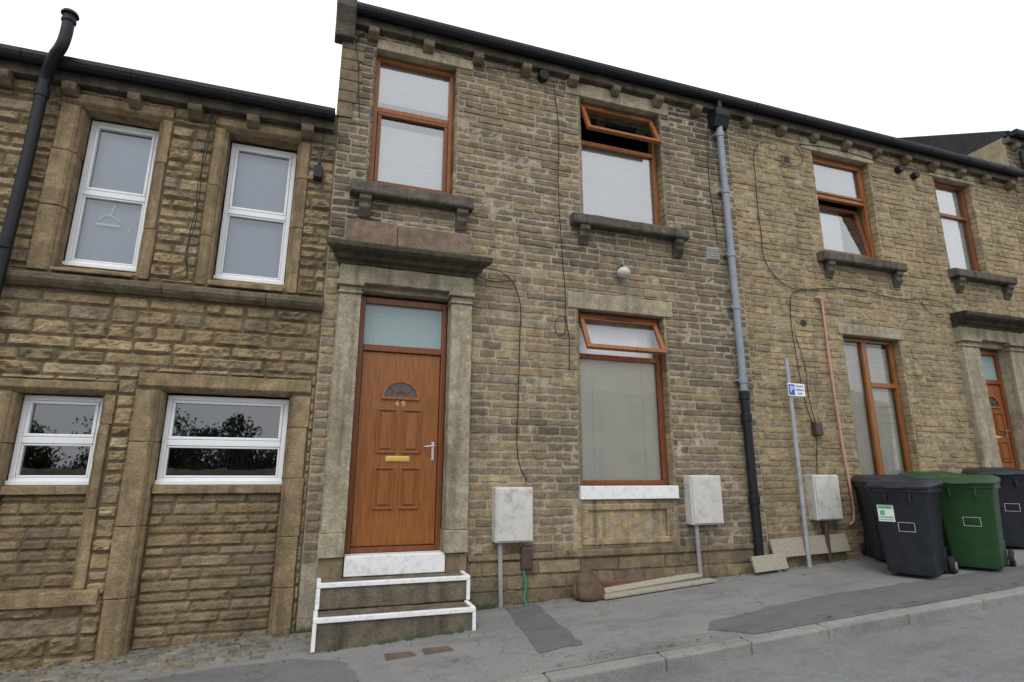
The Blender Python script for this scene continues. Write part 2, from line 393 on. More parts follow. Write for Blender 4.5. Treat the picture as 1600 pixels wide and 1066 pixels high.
while y<.28:
    x=-6
    while x<-.1:
        l=random.uniform(.12,.24); c=random.choice([(.24,.22,.18),(.28,.25,.19),(.21,.19,.16)])
        if not(x>-.35 and y<-.2):
            z=gz(x,y)+random.uniform(.0,.01)
            mb.box(x+.006,x+l-.006,y+.005,y+.115,z-.05,z+.006,c)
        x+=l
    y+=.12
mb.build('cobbled_strip',M_cob,None,.01)
# ------------------------------------------------------------------ houses
H1=empty('stone_terraced_house'); H2=empty('stone_terraced_house'); HL=empty('stone_terraced_house'); HR=empty('stone_terraced_house')
W1=(.27,1.25,3.2,4.99);W2=(2.95,4.17,3.23,4.98);W3=(2.84,4.05,-.12,1.98);DR=(.28,1.25,-.77,1.93)
W4=(6.93,8.10,3.25,4.96);W5=(9.6,10.5,3.32,5.0);W6=(7.05,8.17,-.05,2.0);D2=(9.78,10.5,-.1,2.02)
XS=5.36; XE=11.72; EZ=5.42
mb=MB(); wall_with_holes(mb,-.1,XS,-1.9,EZ,[W1,W2,W3,DR],-.006,.3)
mb.add([(-.1,-.006,-1.9),(-.1,-.006,EZ),(-.1,8,EZ),(-.1,8,-1.9)],[(0,1,2,3)]); mb.build('wall_core',M_mort,H1)
mb=MB(); wall_with_holes(mb,XS,XE,-1.9,EZ,[W4,W5,W6,D2],-.006,.3); mb.build('wall_core',M_mort2,H2)
LINT=[(.27,1.46,4.99,5.13),(2.74,4.33,4.98,5.18),(2.70,4.18,1.98,2.19)]
SILL=[(.08,1.48,3.02,3.20),(2.76,4.44,3.06,3.23)]
def wider(h,e=.03): return (h[0]-e,h[1]+e,h[2],h[3])
BL1=[wider(W1),wider(W2),wider(W3),DR]+LINT+SILL+[(.04,1.50,-1.6,2.5),(.06,1.48,2.5,2.75),(2.80,4.08,-.27,-.12),(2.72,4.08,-.8,-.27)]
LINT2=[(6.72,8.22,4.96,5.15),(9.5,10.62,5.0,5.16),(6.98,8.25,2.0,2.17)]
SILL2=[(6.76,8.42,3.08,3.25),(9.52,10.98,3.15,3.32)]
BL2=[wider(W4),wider(W5),wider(W6),D2]+LINT2+SILL2+[(9.42,10.86,-1.5,2.42)]
hm=lambda z:random.uniform(.080,.108)
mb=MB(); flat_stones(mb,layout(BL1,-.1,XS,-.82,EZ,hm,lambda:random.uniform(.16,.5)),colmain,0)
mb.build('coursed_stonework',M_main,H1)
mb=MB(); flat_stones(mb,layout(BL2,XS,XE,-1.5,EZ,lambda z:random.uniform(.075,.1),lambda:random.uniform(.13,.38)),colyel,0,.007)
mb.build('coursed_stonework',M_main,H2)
mb=MB(); 
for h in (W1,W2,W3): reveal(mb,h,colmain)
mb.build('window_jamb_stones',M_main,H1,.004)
mb=MB(); 
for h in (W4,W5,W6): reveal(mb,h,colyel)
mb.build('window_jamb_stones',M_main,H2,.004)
mb=MB(); flat_stones(mb,layout([(-.2,1.52,-2,0)],1.5,XS-.2,-1.62,-.83,lambda z:random.uniform(.13,.2),lambda:random.uniform(.3,.7)),lambda x,z:lerp(random.choice(PAL),(.08,.07,.055),random.uniform(.15,.5)),-.05,.006,.002,.02)
mb.build('plinth_stones',M_main,H1)
mb=MB(); mb.box(1.5,XS-.2,-.048,.0,-1.7,-.835); mb.build('plinth_core',M_plinth,H1)
mb=MB(); mb.box(2.62,4.1,-.085,-.0,-.87,-.80); mb.box(1.5,2.615,-.075,0,-.87,-.81); mb.box(4.105,XS-.2,-.075,0,-.87,-.81); mb.build('plinth_capping',M_plinth,H1,.012)
for L,H in ((LINT,H1),(LINT2,H2)):
    mb=MB()
    for a,b,c,d in L: mb.box(a,b,-.028,.09,c,d)
    mb.build('lintels',M_lint,H,.01)
def sill(mb,a,b,c,d):
    mb.prof([(.09,c),(-.13,c),(-.15,c+.02),(-.15,d-.045),(-.12,d-.03),(.09,d-.006)],a,b)
def bracket(mb,x,z,w=.13):
    mb.prof([(.02,z),(-.12,z),(-.125,z-.05),(-.09,z-.09),(-.095,z-.14),(-.05,z-.2),(-.03,z-.24),(.02,z-.24)],x-w/2,x+w/2)
for L,H in ((SILL,H1),(SILL2,H2)):
    mb=MB()
    for a,b,c,d in L:
        sill(mb,a,b,c,d); bracket(mb,a+.17,c-.002); bracket(mb,b-.13,c-.002)
    mb.build('sills',M_sill,H,.01)
mb=MB(); mb.box(2.80,4.08,-.06,.1,-.27,-.122); mb.build('white_sill',M_white,H1,.006)
mb=MB(); mb.box(2.76,4.07,-.014,.02,-.798,-.275); mb.frame(2.82,3.98,-.76,-.32,-.04,-.010,.07); mb.build('panel_under_window',M_panel,H1,.01)
mb=MB(); mb.box(3.0,3.6,-.075,-.04,-1.20,-1.13)
for i in range(14): mb.box(3.02+i*.041,3.05+i*.041,-.085,-.0755,-1.19,-1.14)
mb.build('air_brick',paint('terracotta',(.17,.08,.05),.8,.3),H1,.003)
def eaves(H,x0,x1,z,sp,first,cap0=0):
    mb=MB(); x=first
    while x<x1-.05:
        w=random.uniform(.056,.066); j=random.uniform(-.012,.012); q=random.uniform(-.012,.012)
        mb.prof([(.02,z-.14),(-.13,z-.14),(-.15+q,z-.17),(-.14+q,z-.22),(-.06,z-.27+q),(.02,z-.28+q)],x-w+j,x+w+j); x+=sp
    mb.build('eaves_corbels',M_block2,H,.014)
    mb=MB(); mb.box(x0,x1,-.10,.02,z-.138,z-.03); mb.build('eaves_course',M_sill,H,.006)
    mb=MB(); P=[(-.235,z+.045),(-.245,z+.04),(-.245,z+.0),(-.23,z-.035),(-.20,z-.055),(-.16,z-.055),(-.125,z-.035),(-.11,z),(-.11,z+.045)]
    mb.prof(P,x0,x1)
    xx=x0+.4
    while xx<x1: 
        mb.prof([(y-.006 if y<-.18 else y+.0,zz-.006) for y,zz in P],xx-.02,xx+.02); xx+=.9
    mb.box(x0,x1,-.108,-.085,z-.03,z+.07)
    mb.build('gutter',M_black,H,.003)
    mb=MB(); mb.add([(x0,-.12,z+.075),(x1,-.12,z+.075),(x1,4.5,z+2.6),(x0,4.5,z+2.6),(x0,9.1,z+.085),(x1,9.1,z+.085),(x0,9.1,z),(x1,9.1,z),(x0,-.12,z),(x1,-.12,z)],[(0,1,2,3),(3,2,5,4),(4,5,7,6),(6,7,9,8),(8,9,1,0),(0,3,4,6,8),(1,2,5,7,9)])
    mb.build('slate_roof',M_slate,H)
eaves(H1,-.14,XS,5.34,.65,.22)
eaves(H2,XS,XE,5.34,.65,XS+.30)
mb=MB(); mb.prof([(.05,5.46),(-.26,5.46),(-.26,5.28),(-.16,5.12),(-.12,4.98),(.05,4.98)],-.22,-.0); mb.box(-.2,-.02,-.2,.4,5.465,5.75); mb.build('kneeler_stone',M_sill,H1,.015)
mb=MB(); z=3.98
while z<5.0:
    h=random.uniform(.1,.2); mb.box(-.13,random.uniform(.02,.14),-.03,.3,z+.004,min(z+h,4.98)-.004,lerp(random.choice(PAL),(.08,.07,.06),.5)); z+=h
mb.build('corner_stones',M_main,H1,.008)
# window builder
def frames(x0,x1,z0,z1,y,bars_h=(),w=.055,d=.07,mat=M_oak,H=H1):
    mb=MB(); mb.frame(x0,x1,z0,z1,y,y+d,w)
    for z in bars_h: mb.box(x0+w,x1-w,y+.002,y+d-.002,z-.03,z+.03)
    mb.build('window_frame',mat,H,.006)
def sashring(x0,x1,z0,z1,y,w,mat,H,name='sash'):
    mb=MB(); mb.frame(x0,x1,z0,z1,y,y+.05,w); mb.build(name,mat,H,.006)
def pane(x0,x1,z0,z1,y,H,mat=None):
    mb=MB(); mb.add([(x0,y,z0),(x1,y,z0),(x1,y,z1),(x0,y,z1)],[(0,1,2,3)]); mb.build('glass',mat or M_glass,H,recalc=False)
def slats(x0,x1,z0,z1,y,H,mat,p=.025,ang=1.3):
    mb=MB(); z=z0; hp=p*.5
    dy=hp*1.15*math.cos(ang);dz=hp*1.15*math.sin(ang)
    while z<z1:
        o=random.uniform(-.0012,.0012)
        mb.add([(x0,y-dy,z-dz),(x1,y-dy,z-dz+o),(x1,y-.001,z+o),(x0,y-.001,z),(x1,y+dy,z+dz+o),(x0,y+dy,z+dz)],[(0,1,2,3),(3,2,4,5)]); z+=p
    for xx in (x0+(x1-x0)*.2,x0+(x1-x0)*.8): mb.box(xx-.002,xx+.002,y-.012,y-.010,z0,z1)
    mb.build('blind_slats',mat,H,recalc=False)
def flatblind(x0,x1,z0,z1,y,H,mat,amp=.006):
    mb=MB(); n=30
    vs=[]
    for i in range(n+1):
        x=x0+(x1-x0)*i/n; yy=y+amp*math.sin(i*1.3); vs+=[(x,yy,z0),(x,yy,z1)]
    fs=[(2*i,2*i+2,2*i+3,2*i+1) for i in range(n)]
    mb.add(vs,fs); mb.build('blind',mat,H,smooth=True,recalc=False)
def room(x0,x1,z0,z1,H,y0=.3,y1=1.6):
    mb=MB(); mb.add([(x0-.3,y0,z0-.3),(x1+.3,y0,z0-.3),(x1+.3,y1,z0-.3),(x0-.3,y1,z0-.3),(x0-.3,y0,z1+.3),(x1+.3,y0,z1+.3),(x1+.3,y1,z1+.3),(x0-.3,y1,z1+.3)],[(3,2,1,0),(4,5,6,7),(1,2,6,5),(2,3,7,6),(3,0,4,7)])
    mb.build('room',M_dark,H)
def openvent(x0,x1,ztop,h,y,ang,mat,H):
    M=Matrix.Translation((0,y,ztop))@Matrix.Rotation(-ang,4,'X')@Matrix.Translation((0,-y,-ztop))
    mb=MB(); mb.frame(x0,x1,ztop-h,ztop,y,y+.05,.055); mb.xf(M); mb.build('opened_vent_sash',mat,H,.006)
    mb=MB(); mb.add([(x0+.05,y+.025,ztop-h+.05),(x1-.05,y+.025,ztop-h+.05),(x1-.05,y+.025,ztop-.05),(x0+.05,y+.025,ztop-.05)],[(0,1,2,3)]); mb.xf(M); mb.build('vent_glass',M_glassr,H,recalc=False)
    mb=MB(); mb.box(x0+.35,x1-.35,y-.01,y-.001,ztop-.04,ztop-.02); mb.xf(M); mb.build('trickle_vent',M_brown,H)
Y=.1
frames(.275,1.245,3.21,4.985,Y,[4.26],mat=M_oak,H=H1); sashring(.335,1.185,3.27,4.22,Y-.012,.045,M_oakd,H1)
pane(.33,1.19,4.29,4.93,Y+.04,H1,M_glassu); pane(.38,1.14,3.31,4.18,Y+.03,H1,M_glassu); 
slats(.3,1.22,4.42,4.95,Y+.085,H1,M_blind,.022); slats(.3,1.22,3.2,4.10,Y+.085,H1,M_blind,.022); room(*W1,H1)
frames(2.955,4.165,3.24,4.975,Y,[4.37],mat=M_oak,H=H1)
pane(3.0,4.11,3.29,4.35,Y+.04,H1,M_glassu); slats(2.98,4.14,3.24,4.34,Y+.085,H1,M_blind,.022); room(*W2,H1)
openvent(3.0,4.12,4.935,.53,Y-.02,math.radians(24),M_oak,H1)
frames(2.845,4.045,-.115,1.975,Y,[1.42],mat=M_oakd,H=H1)
pane(2.89,3.99,-.06,1.39,Y+.04,H1); slats(2.86,4.02,-.1,1.40,Y+.08,H1,M_blindc,.028); flatblind(2.86,4.02,1.42,1.9,Y+.13,H1,M_blind); room(*W3,H1)
openvent(2.9,3.99,1.93,.50,Y-.02,math.radians(26),M_oak,H1)
frames(6.935,8.095,3.26,4.955,Y,[4.27],mat=M_oak,H=H2); sashring(6.99,8.04,4.31,4.9,Y-.01,.04,M_oak,H2)
pane(7.0,8.03,4.33,4.88,Y+.03,H2,M_glassu); slats(6.95,8.08,4.28,4.95,Y+.085,H2,M_blind,.022)
room(*W4,H2)
st=MB(); st.frame(7.0,8.03,3.32,4.22,.1,.15,.055); M=Matrix.Translation((0,.12,3.32))@Matrix.Rotation(math.radians(-9),4,'X')@Matrix.Translation((0,-.12,-3.32)); st.xf(M); st.build('tilted_sash',M_oakd,H2,.006)
st=MB(); st.add([(7.05,.13,3.37),(7.98,.13,3.37),(7.98,.13,4.17),(7.05,.13,4.17)],[(0,1,2,3)]); st.xf(M); st.build('tilted_glass',M_glassu,H2,recalc=False)
flatblind(6.98,7.75,3.3,4.2,.34,H2,M_blind)
frames(9.605,10.495,3.33,4.995,Y,[4.38],mat=M_oakd,H=H2); pane(9.65,10.45,3.38,4.35,Y+.04,H2,M_glassu); pane(9.65,10.45,4.41,4.94,Y+.04,H2,M_glassu); flatblind(9.62,10.48,3.34,4.98,Y+.10,H2,M_blind,.010); room(*W5,H2)
frames(7.055,8.165,-.045,1.995,Y,[],mat=M_oak,H=H2)
mb=MB(); mb.box(7.53,7.62,Y+.002,Y+.066,.01,1.94); mb.box(7.62,8.11,Y+.003,Y+.064,1.27,1.34); mb.build('mullion',M_oak,H2,.005)
pane(7.1,7.54,0,1.95,Y+.04,H2); pane(7.61,8.12,0,1.28,Y+.04,H2); pane(7.61,8.12,1.33,1.95,Y+.04,H2)
slats(7.08,8.14,-.04,1.9,Y+.10,H2,M_blindc,.03,1.15); room(*W6,H2)
def door_surround(H,x0,x1,dx0,dx1,zb,zt):
    mb=MB()
    for a,b in ((x0+.01,dx0-.002),(dx1+.002,x1-.01)):
        mb.box(a,b,-.10,.09,zb+.22,zt)
        mb.box(a-.015,b+.0,-.125,.09,zb-.0,zb+.218)
        mb.box(a-.012,b+.008,-.122,.09,zt+.002,zt+.03)
        mb.box(a-.0,b-.0,-.105,.09,zt+.032,zt+.08)
        mb.box(a-.03,b+.02,-.15,.09,zt+.082,zt+.13)
    mb.build('pilasters',M_pill,H,.008)
    zz=zt+.132
    mb=MB(); mb.box(x0,x1,-.11,.12,zz,zz+.19); mb.build('frieze',M_pill,H,.01)
    z=zz+.192
    mb=MB(); P=[(.02,z),(-.13,z),(-.14,z+.025),(-.2,z+.04),(-.22,z+.08),(-.30,z+.095),(-.34,z+.12),(-.35,z+.17),(-.33,z+.18),(.02,z+.235)]
    n=len(P); ext=[max(0,-y-.1)*.62 for y,_ in P]
    vs=[(x0-e-.01,y,zz2) for (y,zz2),e in zip(P,ext)]+[(x1+e+.01,y,zz2) for (y,zz2),e in zip(P,ext)]
    mb.add(vs,[(i,(i+1)%n,(i+1)%n+n,i+n) for i in range(n)]+[tuple(range(n))[::-1],tuple(range(n,2*n))]); mb.build('cornice_hood',M_canopy,H,.006)
    return z+.235
zt=door_surround(H1,.04,1.50,.28,1.25,-.77,1.86)
mb=MB(); mb.box(.05,.272,-.09,.02,-1.5,-.775); mb.box(1.268,1.49,-.09,.02,-1.5,-.775); mb.build('pilaster_bases',M_plinth,H1,.012)
mb=MB(); mb.prof([(.02,zt-.03),(-.12,zt-.03),(-.11,zt+.08),(-.05,2.74),(.02,2.74)],.08,.62); mb.prof([(.02,zt-.03),(-.12,zt-.03),(-.11,zt+.06),(-.05,2.73),(.02,2.73)],.625,1.47); mb.build('blocking_course',M_block,H1,.012)
door_surround(H2,9.40,10.88,9.78,10.5,-.1,1.98)
def door(H,x0,x1,z0,ztr,z1,y):
    mb=MB(); w=.055
    mb.box(x0,x0+w,y,y+.08,z0,z1); mb.box(x1-w,x1,y,y+.08,z0,z1); mb.box(x0+w,x1-w,y,y+.08,z1-.07,z1); mb.box(x0+w,x1-w,y+.002,y+.078,ztr,ztr+.07); mb.box(x0+w,x1-w,y-.01,y+.078,z0,z0+.05)
    mb.build('door_frame',M_oakd,H,.006)
    a,b=x0+w+.004,x1-w-.004
    mb=MB(); mb.box(a,b,y+.03,y+.07,z0+.055,ztr-.004)
    cx=(a+b)/2
    def ring(p0,p1,q0,q1):
        mb.frame(p0,p1,q0,q1,y+.010,y+.031,.018); mb.box(p0+.045,p1-.045,y+.014,y+.0305,q0+.045,q1-.045)
    dh=ztr-z0
    zz=lambda t:z0+t*dh
    for s in (-1,1):
        p=(cx-.235,cx-.03) if s<0 else (cx+.03,cx+.235)
        ring(p[0],p[1],zz(.20),zz(.405)); ring(p[0],p[1],zz(.475),zz(.70))
    mb.build('door_leaf',M_oak,H,.006)
    R=.205; zc=zz(.765); mb=MB(); n=14
    for k in range(n):
        t0,t1=math.pi*k/n,math.pi*(k+1)/n
        pts=[]
        for yy in (y+.008,y+.03):
            pts+=[(cx+math.cos(t0)*(R-.03),yy,zc+math.sin(t0)*(R-.03)*.88),(cx+math.cos(t1)*(R-.03),yy,zc+math.sin(t1)*(R-.03)*.88),(cx+math.cos(t1)*R,yy,zc+math.sin(t1)*R*.88),(cx+math.cos(t0)*R,yy,zc+math.sin(t0)*R*.88)]
        mb.add(pts,[(0,1,2,3),(7,6,5,4),(0,4,5,1),(3,2,6,7)])
    mb.box(cx-R,cx+R,y+.008,y+.0295,zc-.03,zc-.001)
    for t in (.75,1.57,2.39):
        d=Vector((math.cos(t),0,math.sin(t)*.88)); mb.cyl(Vector((cx,y+.014,zc))+d*.07,Vector((cx,y+.014,zc))+d*(R-.02),.006,6)
    for k in range(8):
        t0,t1=math.pi*k/8,math.pi*(k+1)/8
        mb.cyl((cx+.07*math.cos(t0),y+.014,zc+.06*math.sin(t0)),(cx+.07*math.cos(t1),y+.014,zc+.06*math.sin(t1)),.006,6)
    mb.build('fanlight_moulding',M_oak,H)
    mb=MB(); vs=[(cx+math.cos(math.pi*k/n)*(R-.02),y+.024,zc+math.sin(math.pi*k/n)*(R-.02)*.88) for k in range(n+1)]; mb.add(vs,[tuple(range(n+1))]); mb.build('door_light_glass',M_doorg,H)
    mb=MB(); mb.box(cx-.125,cx+.125,y+.02,y+.0295,zz(.432),zz(.455)+.012); mb.box(cx-.105,cx+.105,y+.012,y+.0195,zz(.432)+.009,zz(.455)+.003); mb.build('letter_box',M_gold,H,.003)
    mb=MB(); hx=b-.05; mb.box(hx-.014,hx+.014,y+.018,y+.0295,zz(.44),zz(.535)); mb.cyl((hx,y+.02,zz(.515)),(hx,y-.025,zz(.515)),.009,10); mb.cyl((hx+.008,y-.025,zz(.515)),(hx-.10,y-.025,zz(.51)),.009,10); mb.build('door_handle',M_chrome,H,.002)
    mb=MB(); mb.box(x0+w,x1-w,y+.042,y+.05,ztr+.07,z1-.07); mb.build('transom_glass_frosted',M_frost,H)
    return cx,zz
cx,zz=door(H1,.285,1.245,-.76,1.30,1.90,.09)
text('house_number','4 9',.085,(cx+.0,.116,zz(.728)),M_gold,H1)
room(*DR,H1); room(*D2,H2)
door(H2,9.785,10.495,-.09,1.45,2.0,.09)
mb=MB(); mb.box(.285,1.262,-.095,.165,-.95,-.765); mb.build('white_doorstep',M_white,H1,.008)
mb=MB(); mb.box(.06,1.44,-.375,.02,-1.17,-.958); mb.box(.05,1.42,-.675,.02,-1.5,-1.178); mb.build('stone_steps',M_step,H1,.012)
mb=MB()
mb.box(.05,1.45,-.394,-.35,-.985,-.945); mb.box(.048,.085,-.349,-.095,-.975,-.9435); mb.box(1.415,1.452,-.349,-.095,-.975,-.9435)
mb.box(.04,1.43,-.694,-.65,-1.205,-1.165); mb.box(.038,.075,-.649,-.385,-1.2,-1.1635); mb.box(1.395,1.432,-.649,-.385,-1.2,-1.1635)
mb.box(.047,.083,-.3925,-.375,-1.16,-.986); mb.box(1.415,1.45,-.3925,-.375,-1.16,-.986)
mb.box(.037,.07,-.6925,-.67,-1.42,-1.206); mb.box(1.4,1.432,-.6925,-.67,-1.36,-1.206)
mb.build('white_step_edges',M_white,H1,.005)
mb=MB(); mb.box(9.4,10.9,-.35,.02,-.95,-.11); mb.box(9.4,10.9,-.7,-.352,-1.0,-.45); mb.build('stone_steps',M_step,H2,.012)
# ---------------- left building
A=(-2.50,-1.84,1.86,3.55);B=(-1.20,-.50,1.88,3.57);C=(-2.58,-1.93,-.95,.70);Dw=(-1.45,-.34,-1.75,.76)
mb=MB(); wall_with_holes(mb,-7,-.1,-2.2,4.0,[A,B,C,Dw],-.001,.34,.02); mb.build('wall_core',M_mortL,HL)
SURR=[(-2.68,-1.72,1.80,3.68),(-1.32,-.38,1.80,3.69),(-2.72,-1.82,-1.06,.81),(-1.66,-.15,-1.75,.92)]
BLL=SURR+[(-7,-.1,1.66,1.82)]
rows=lambda z: random.choice([.09,.11,.12,.15,.17]) if z<1.6 else random.choice([.08,.10,.12,.14])
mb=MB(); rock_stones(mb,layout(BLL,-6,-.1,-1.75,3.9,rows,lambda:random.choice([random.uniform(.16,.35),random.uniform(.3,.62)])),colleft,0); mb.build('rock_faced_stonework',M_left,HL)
def surround(mb,o,i,bottom=True,ch=.05):
    X0,X1,Z0,Z1=o; a,b,c,d=i
    def jamb(xo,xi,z0,z1,s):
        pts=[(xo,.02),(xo,-.03),(xi-s*ch,-.03),(xi,.03),(xi,.195),(xo,.195)]
        n=len(pts); vs=[(x,y,z0) for x,y in pts]+[(x,y,z1) for x,y in pts]
        mb.add(vs,[(k,(k+1)%n,(k+1)%n+n,k+n) for k in range(n)]+[tuple(range(n)),tuple(range(n,2*n))])
    for xo,xi,s in ((X0,a,1),(X1,b,-1)):
        z=Z0
        while z<d-.01:
            h=random.uniform(.45,.75); z2=d if d-(z+h)<.25 else z+h
            jamb(xo+random.uniform(-.01,.01),xi,z+.002,z2-.002,s); z=z2
    mb.prof([(.195,d+.002),(.03,d+.002),(-.03,d+.002+ch*.8),(-.03,Z1),(.195,Z1)],X0-.002,X1+.002)
    if bottom: mb.prof([(.195,c+.085),(-.0,c),(-.06,c-.01),(-.06,Z0-.002),(.195,Z0-.002)],a+.002,b-.002)
mb=MB(); surround(mb,(-2.68,-1.72,1.823,3.68),A); surround(mb,(-1.32,-.38,1.823,3.69),B); surround(mb,(-2.72,-1.82,-.95,.81),C,bottom=False); surround(mb,(-1.66,-.15,-1.75,.92),Dw,bottom=False)
mb.box(-2.74,-1.70,-.07,.19,-1.07,-.953)
mb.build('ashlar_window_surrounds',M_ash,HL,.008)
mb=MB(); x=-7
while x<-.101:
    l=random.uniform(.8,1.4) ; l=l if -.1-(x+l)>.3 else -.1-x
    mb.prof([(.02,1.66),(-.05,1.66),(-.09,1.69),(-.11,1.72),(-.11,1.765),(-.09,1.775),(.02,1.82)],x+.002,x+l-.002); x+=l
mb.build('string_course',M_sill2,HL,.006)
mb=MB(); mb.box(-2.575,-1.935,.12,.2,-.95,-.10); mb.box(-1.445,-.345,.12,.2,-1.75,-.10); mb.build('infill_core',M_mortL,HL)
mb=MB(); f=lambda z:random.uniform(.08,.11)
rock_stones(mb,layout([],-2.58,-1.93,-.95,-.18,f,lambda:random.uniform(.2,.4))+layout([],-1.45,-.34,-1.6,-.18,f,lambda:random.uniform(.2,.5)),lambda x,z:lerp(colleft(x,z),(.14,.105,.065),.3),.115,.004,.013); mb.build('infill_stonework',M_left,HL)
mb=MB(); mb.box(-2.575,-1.935,.06,.14,-.178,-.105); mb.box(-1.445,-.345,.06,.14,-.178,-.105); mb.build('inner_sills',M_ash,HL,.008)
def upvc(x0,x1,z0,z1,y,tz,blind=M_blue,gl=M_glassr):
    mb=MB(); mb.frame(x0,x1,z0,z1,y,y+.07,.045); mb.box(x0+.045,x1-.045,y-.004,y+.068,tz-.028,tz+.028)
    mb.box(x0-.005,x1+.005,y-.03,y-.002,z0-.02,z0+.02)
    mb.build('upvc_frame',M_upvc,HL,.005)
    sashring(x0+.047,x1-.047,tz+.03,z1-.047,y-.006,.028,M_upvc,HL); sashring(x0+.047,x1-.047,z0+.047,tz-.03,y+.004,.018,M_upvc,HL)
    pane(x0+.05,x1-.05,z0+.05,tz-.03,y+.035,HL,gl); pane(x0+.05,x1-.05,tz+.03,z1-.05,y+.03,HL,gl)
    if blind: flatblind(x0,x1,z0,z1,y+.12,HL,blind,.002)
    room(x0,x1,z0,z1,HL,.34,1.4)
upvc(-2.495,-1.87,1.97,3.54,.2,2.74); upvc(-1.19,-.52,1.98,3.55,.2,2.74)
upvc(-2.57,-1.94,-.08,.69,.15,.29,blind=None); upvc(-1.44,-.35,-.08,.74,.15,.29,blind=None)
curve('hanging_ornament',[[(-2.32,.30,2.5),(-2.25,.30,2.56),(-2.12,.30,2.5)],[(-2.22,.30,2.56),(-2.2,.30,2.68)],[(-2.05,.30,2.44),(-2.04,.30,2.4)]],.008,M_blind,HL)
mb=MB(); mb.box(-2.33,-2.12,.28,.30,2.44,2.46); mb.build('ornament_base',M_blind,HL)
eaves(HL,-7,-.14,3.88,.545,-6.96)
curve('soil_pipe',[[(-2.84,-.13,-1.6),(-2.83,-.13,1),(-2.80,-.13,3.2),(-2.80,-.14,3.62)],[(-2.80,-.14,3.60),(-2.79,-.15,3.70),(-2.70,-.28,3.86),(-2.64,-.33,3.95),(-2.62,-.34,4.08),(-2.62,-.34,4.22)]],.05,M_black,HL,6)
mb=MB(); mb.cyl((-2.62,-.34,4.22),(-2.62,-.34,4.25),.06,20); mb.cyl((-2.62,-.34,4.25),(-2.62,-.34,4.30),.05,20); mb.cyl((-2.62,-.34,4.30),(-2.62,-.34,4.335),.075,20,.06)
for z in (3.55,2.0,.4): mb.cyl((-2.80 if z>3 else -2.825,-.135,z-.05),(-2.80 if z>3 else -2.825,-.135,z+.05),.06,20)
mb.build('pipe_collars',M_black,HL,.004)
# ---------------- main drainpipe
px,py=5.13,-.10
mb=MB(); mb.cyl((px,py,1.06),(px,py,4.95),.047,20)
for z in (1.2,2.2,2.95,3.9,4.8): mb.cyl((px,py,z-.04),(px,py,z+.04),.057,20); mb.box(px-.08,px+.08,py,.0,z-.012,z+.012)
mb.build('grey_downpipe',M_grey,H1,.004)
mb=MB(); mb.cyl((px,py,-1.08),(px+.0,py,1.06),.055,20)
for z in (1.0,.72,-.3): mb.cyl((px,py,z-.05),(px,py,z+.05),.068,20)
mb.prof([(py-.09,5.02),(py-.11,5.06),(py-.11,5.16),(.0,5.16),(.0,5.02),(py+.03,4.9),(py-.04,4.9)],px-.12,px+.12)
mb.cyl((px-.03,-.17,5.10),(px-.03,-.17,5.30),.04,16)
mb.build('black_downpipe_and_hopper',M_black,H1,.004)
curve('waste_pipe',[[(5.62,-.04,-.93),(5.5,-.1,-.98),(5.38,-.14,-1.04),(5.33,-.16,-1.14)]],.035,M_grey2,H1,6)
# ---------------- fittings
mb=MB(); mb.cyl((3.46,0,2.55),(3.46,-.06,2.55),.05,16); mb.build('light_base',M_black,H1)
bpy.ops.mesh.primitive_uv_sphere_add(segments=24,ring_count=16,radius=.085,location=(3.44,-.11,2.48)); o=bpy.context.object; o.name='globe_light'; o.parent=H1; o.scale=(1,1,.85); o.data.materials.append(M_meter)
for p in o.data.polygons: p.use_smooth=True
mb=MB(); mb.cyl((2.40,-.0,5.12),(2.40,-.12,5.10),.07,16); mb.build('black_wall_boss',M_black,H1,.01)
mb=MB(); mb.cyl((8.75,0,4.95),(8.75,-.1,4.95),.06,14); mb.cyl((9.1,0,4.9),(9.1,-.1,4.9),.06,14); mb.build('black_wall_bosses',M_black,H2,.01)
mb=MB(); mb.box(4.8,5.0,-.025,-.005,2.87,3.05)
for i in range(5): mb.box(4.815,4.985,-.035,-.0255,2.885+i*.033,2.9+i*.033)
mb.build('vent_grille',M_grey2,H1,.002)
mb=MB(); mb.frame(6.30,6.47,4.59,4.76,-.034,-.0,.035); mb.build('air_vent_frame',M_block2,H2,.005)
mb=MB(); mb.box(6.337,6.433,-.027,-.012,4.627,4.723); mb.cyl((6.34,-.02,2.1),(6.34,-.028,2.1),.05,14); mb.build('vent_hole',M_dark,H2)
mb=MB(); mb.box(-.31,-.22,-.14,-.02,3.12,3.26); mb.cyl((-.26,-.06,3.26),(-.26,-.06,3.34),.02,8); mb.build('floodlight',M_black,HL,.01)
curve('cables',[[(-.27,-.05,3.9),(-.24,-.04,3.6),(-.26,-.05,3.35)],
    [(-1.37,-.07,3.72),(-1.36,-.06,3.3),(-1.40,-.06,2.8),(-1.37,-.06,2.5),(-1.42,-.06,2.1),(-1.40,-.06,1.86),(-1.55,-.06,1.83)],
    [(-1.36,-.05,3.7),(-1.39,-.06,3.2),(-1.375,-.06,2.7),(-1.41,-.06,2.3),(-1.38,-.06,1.86)]],.0045,M_black,HL)
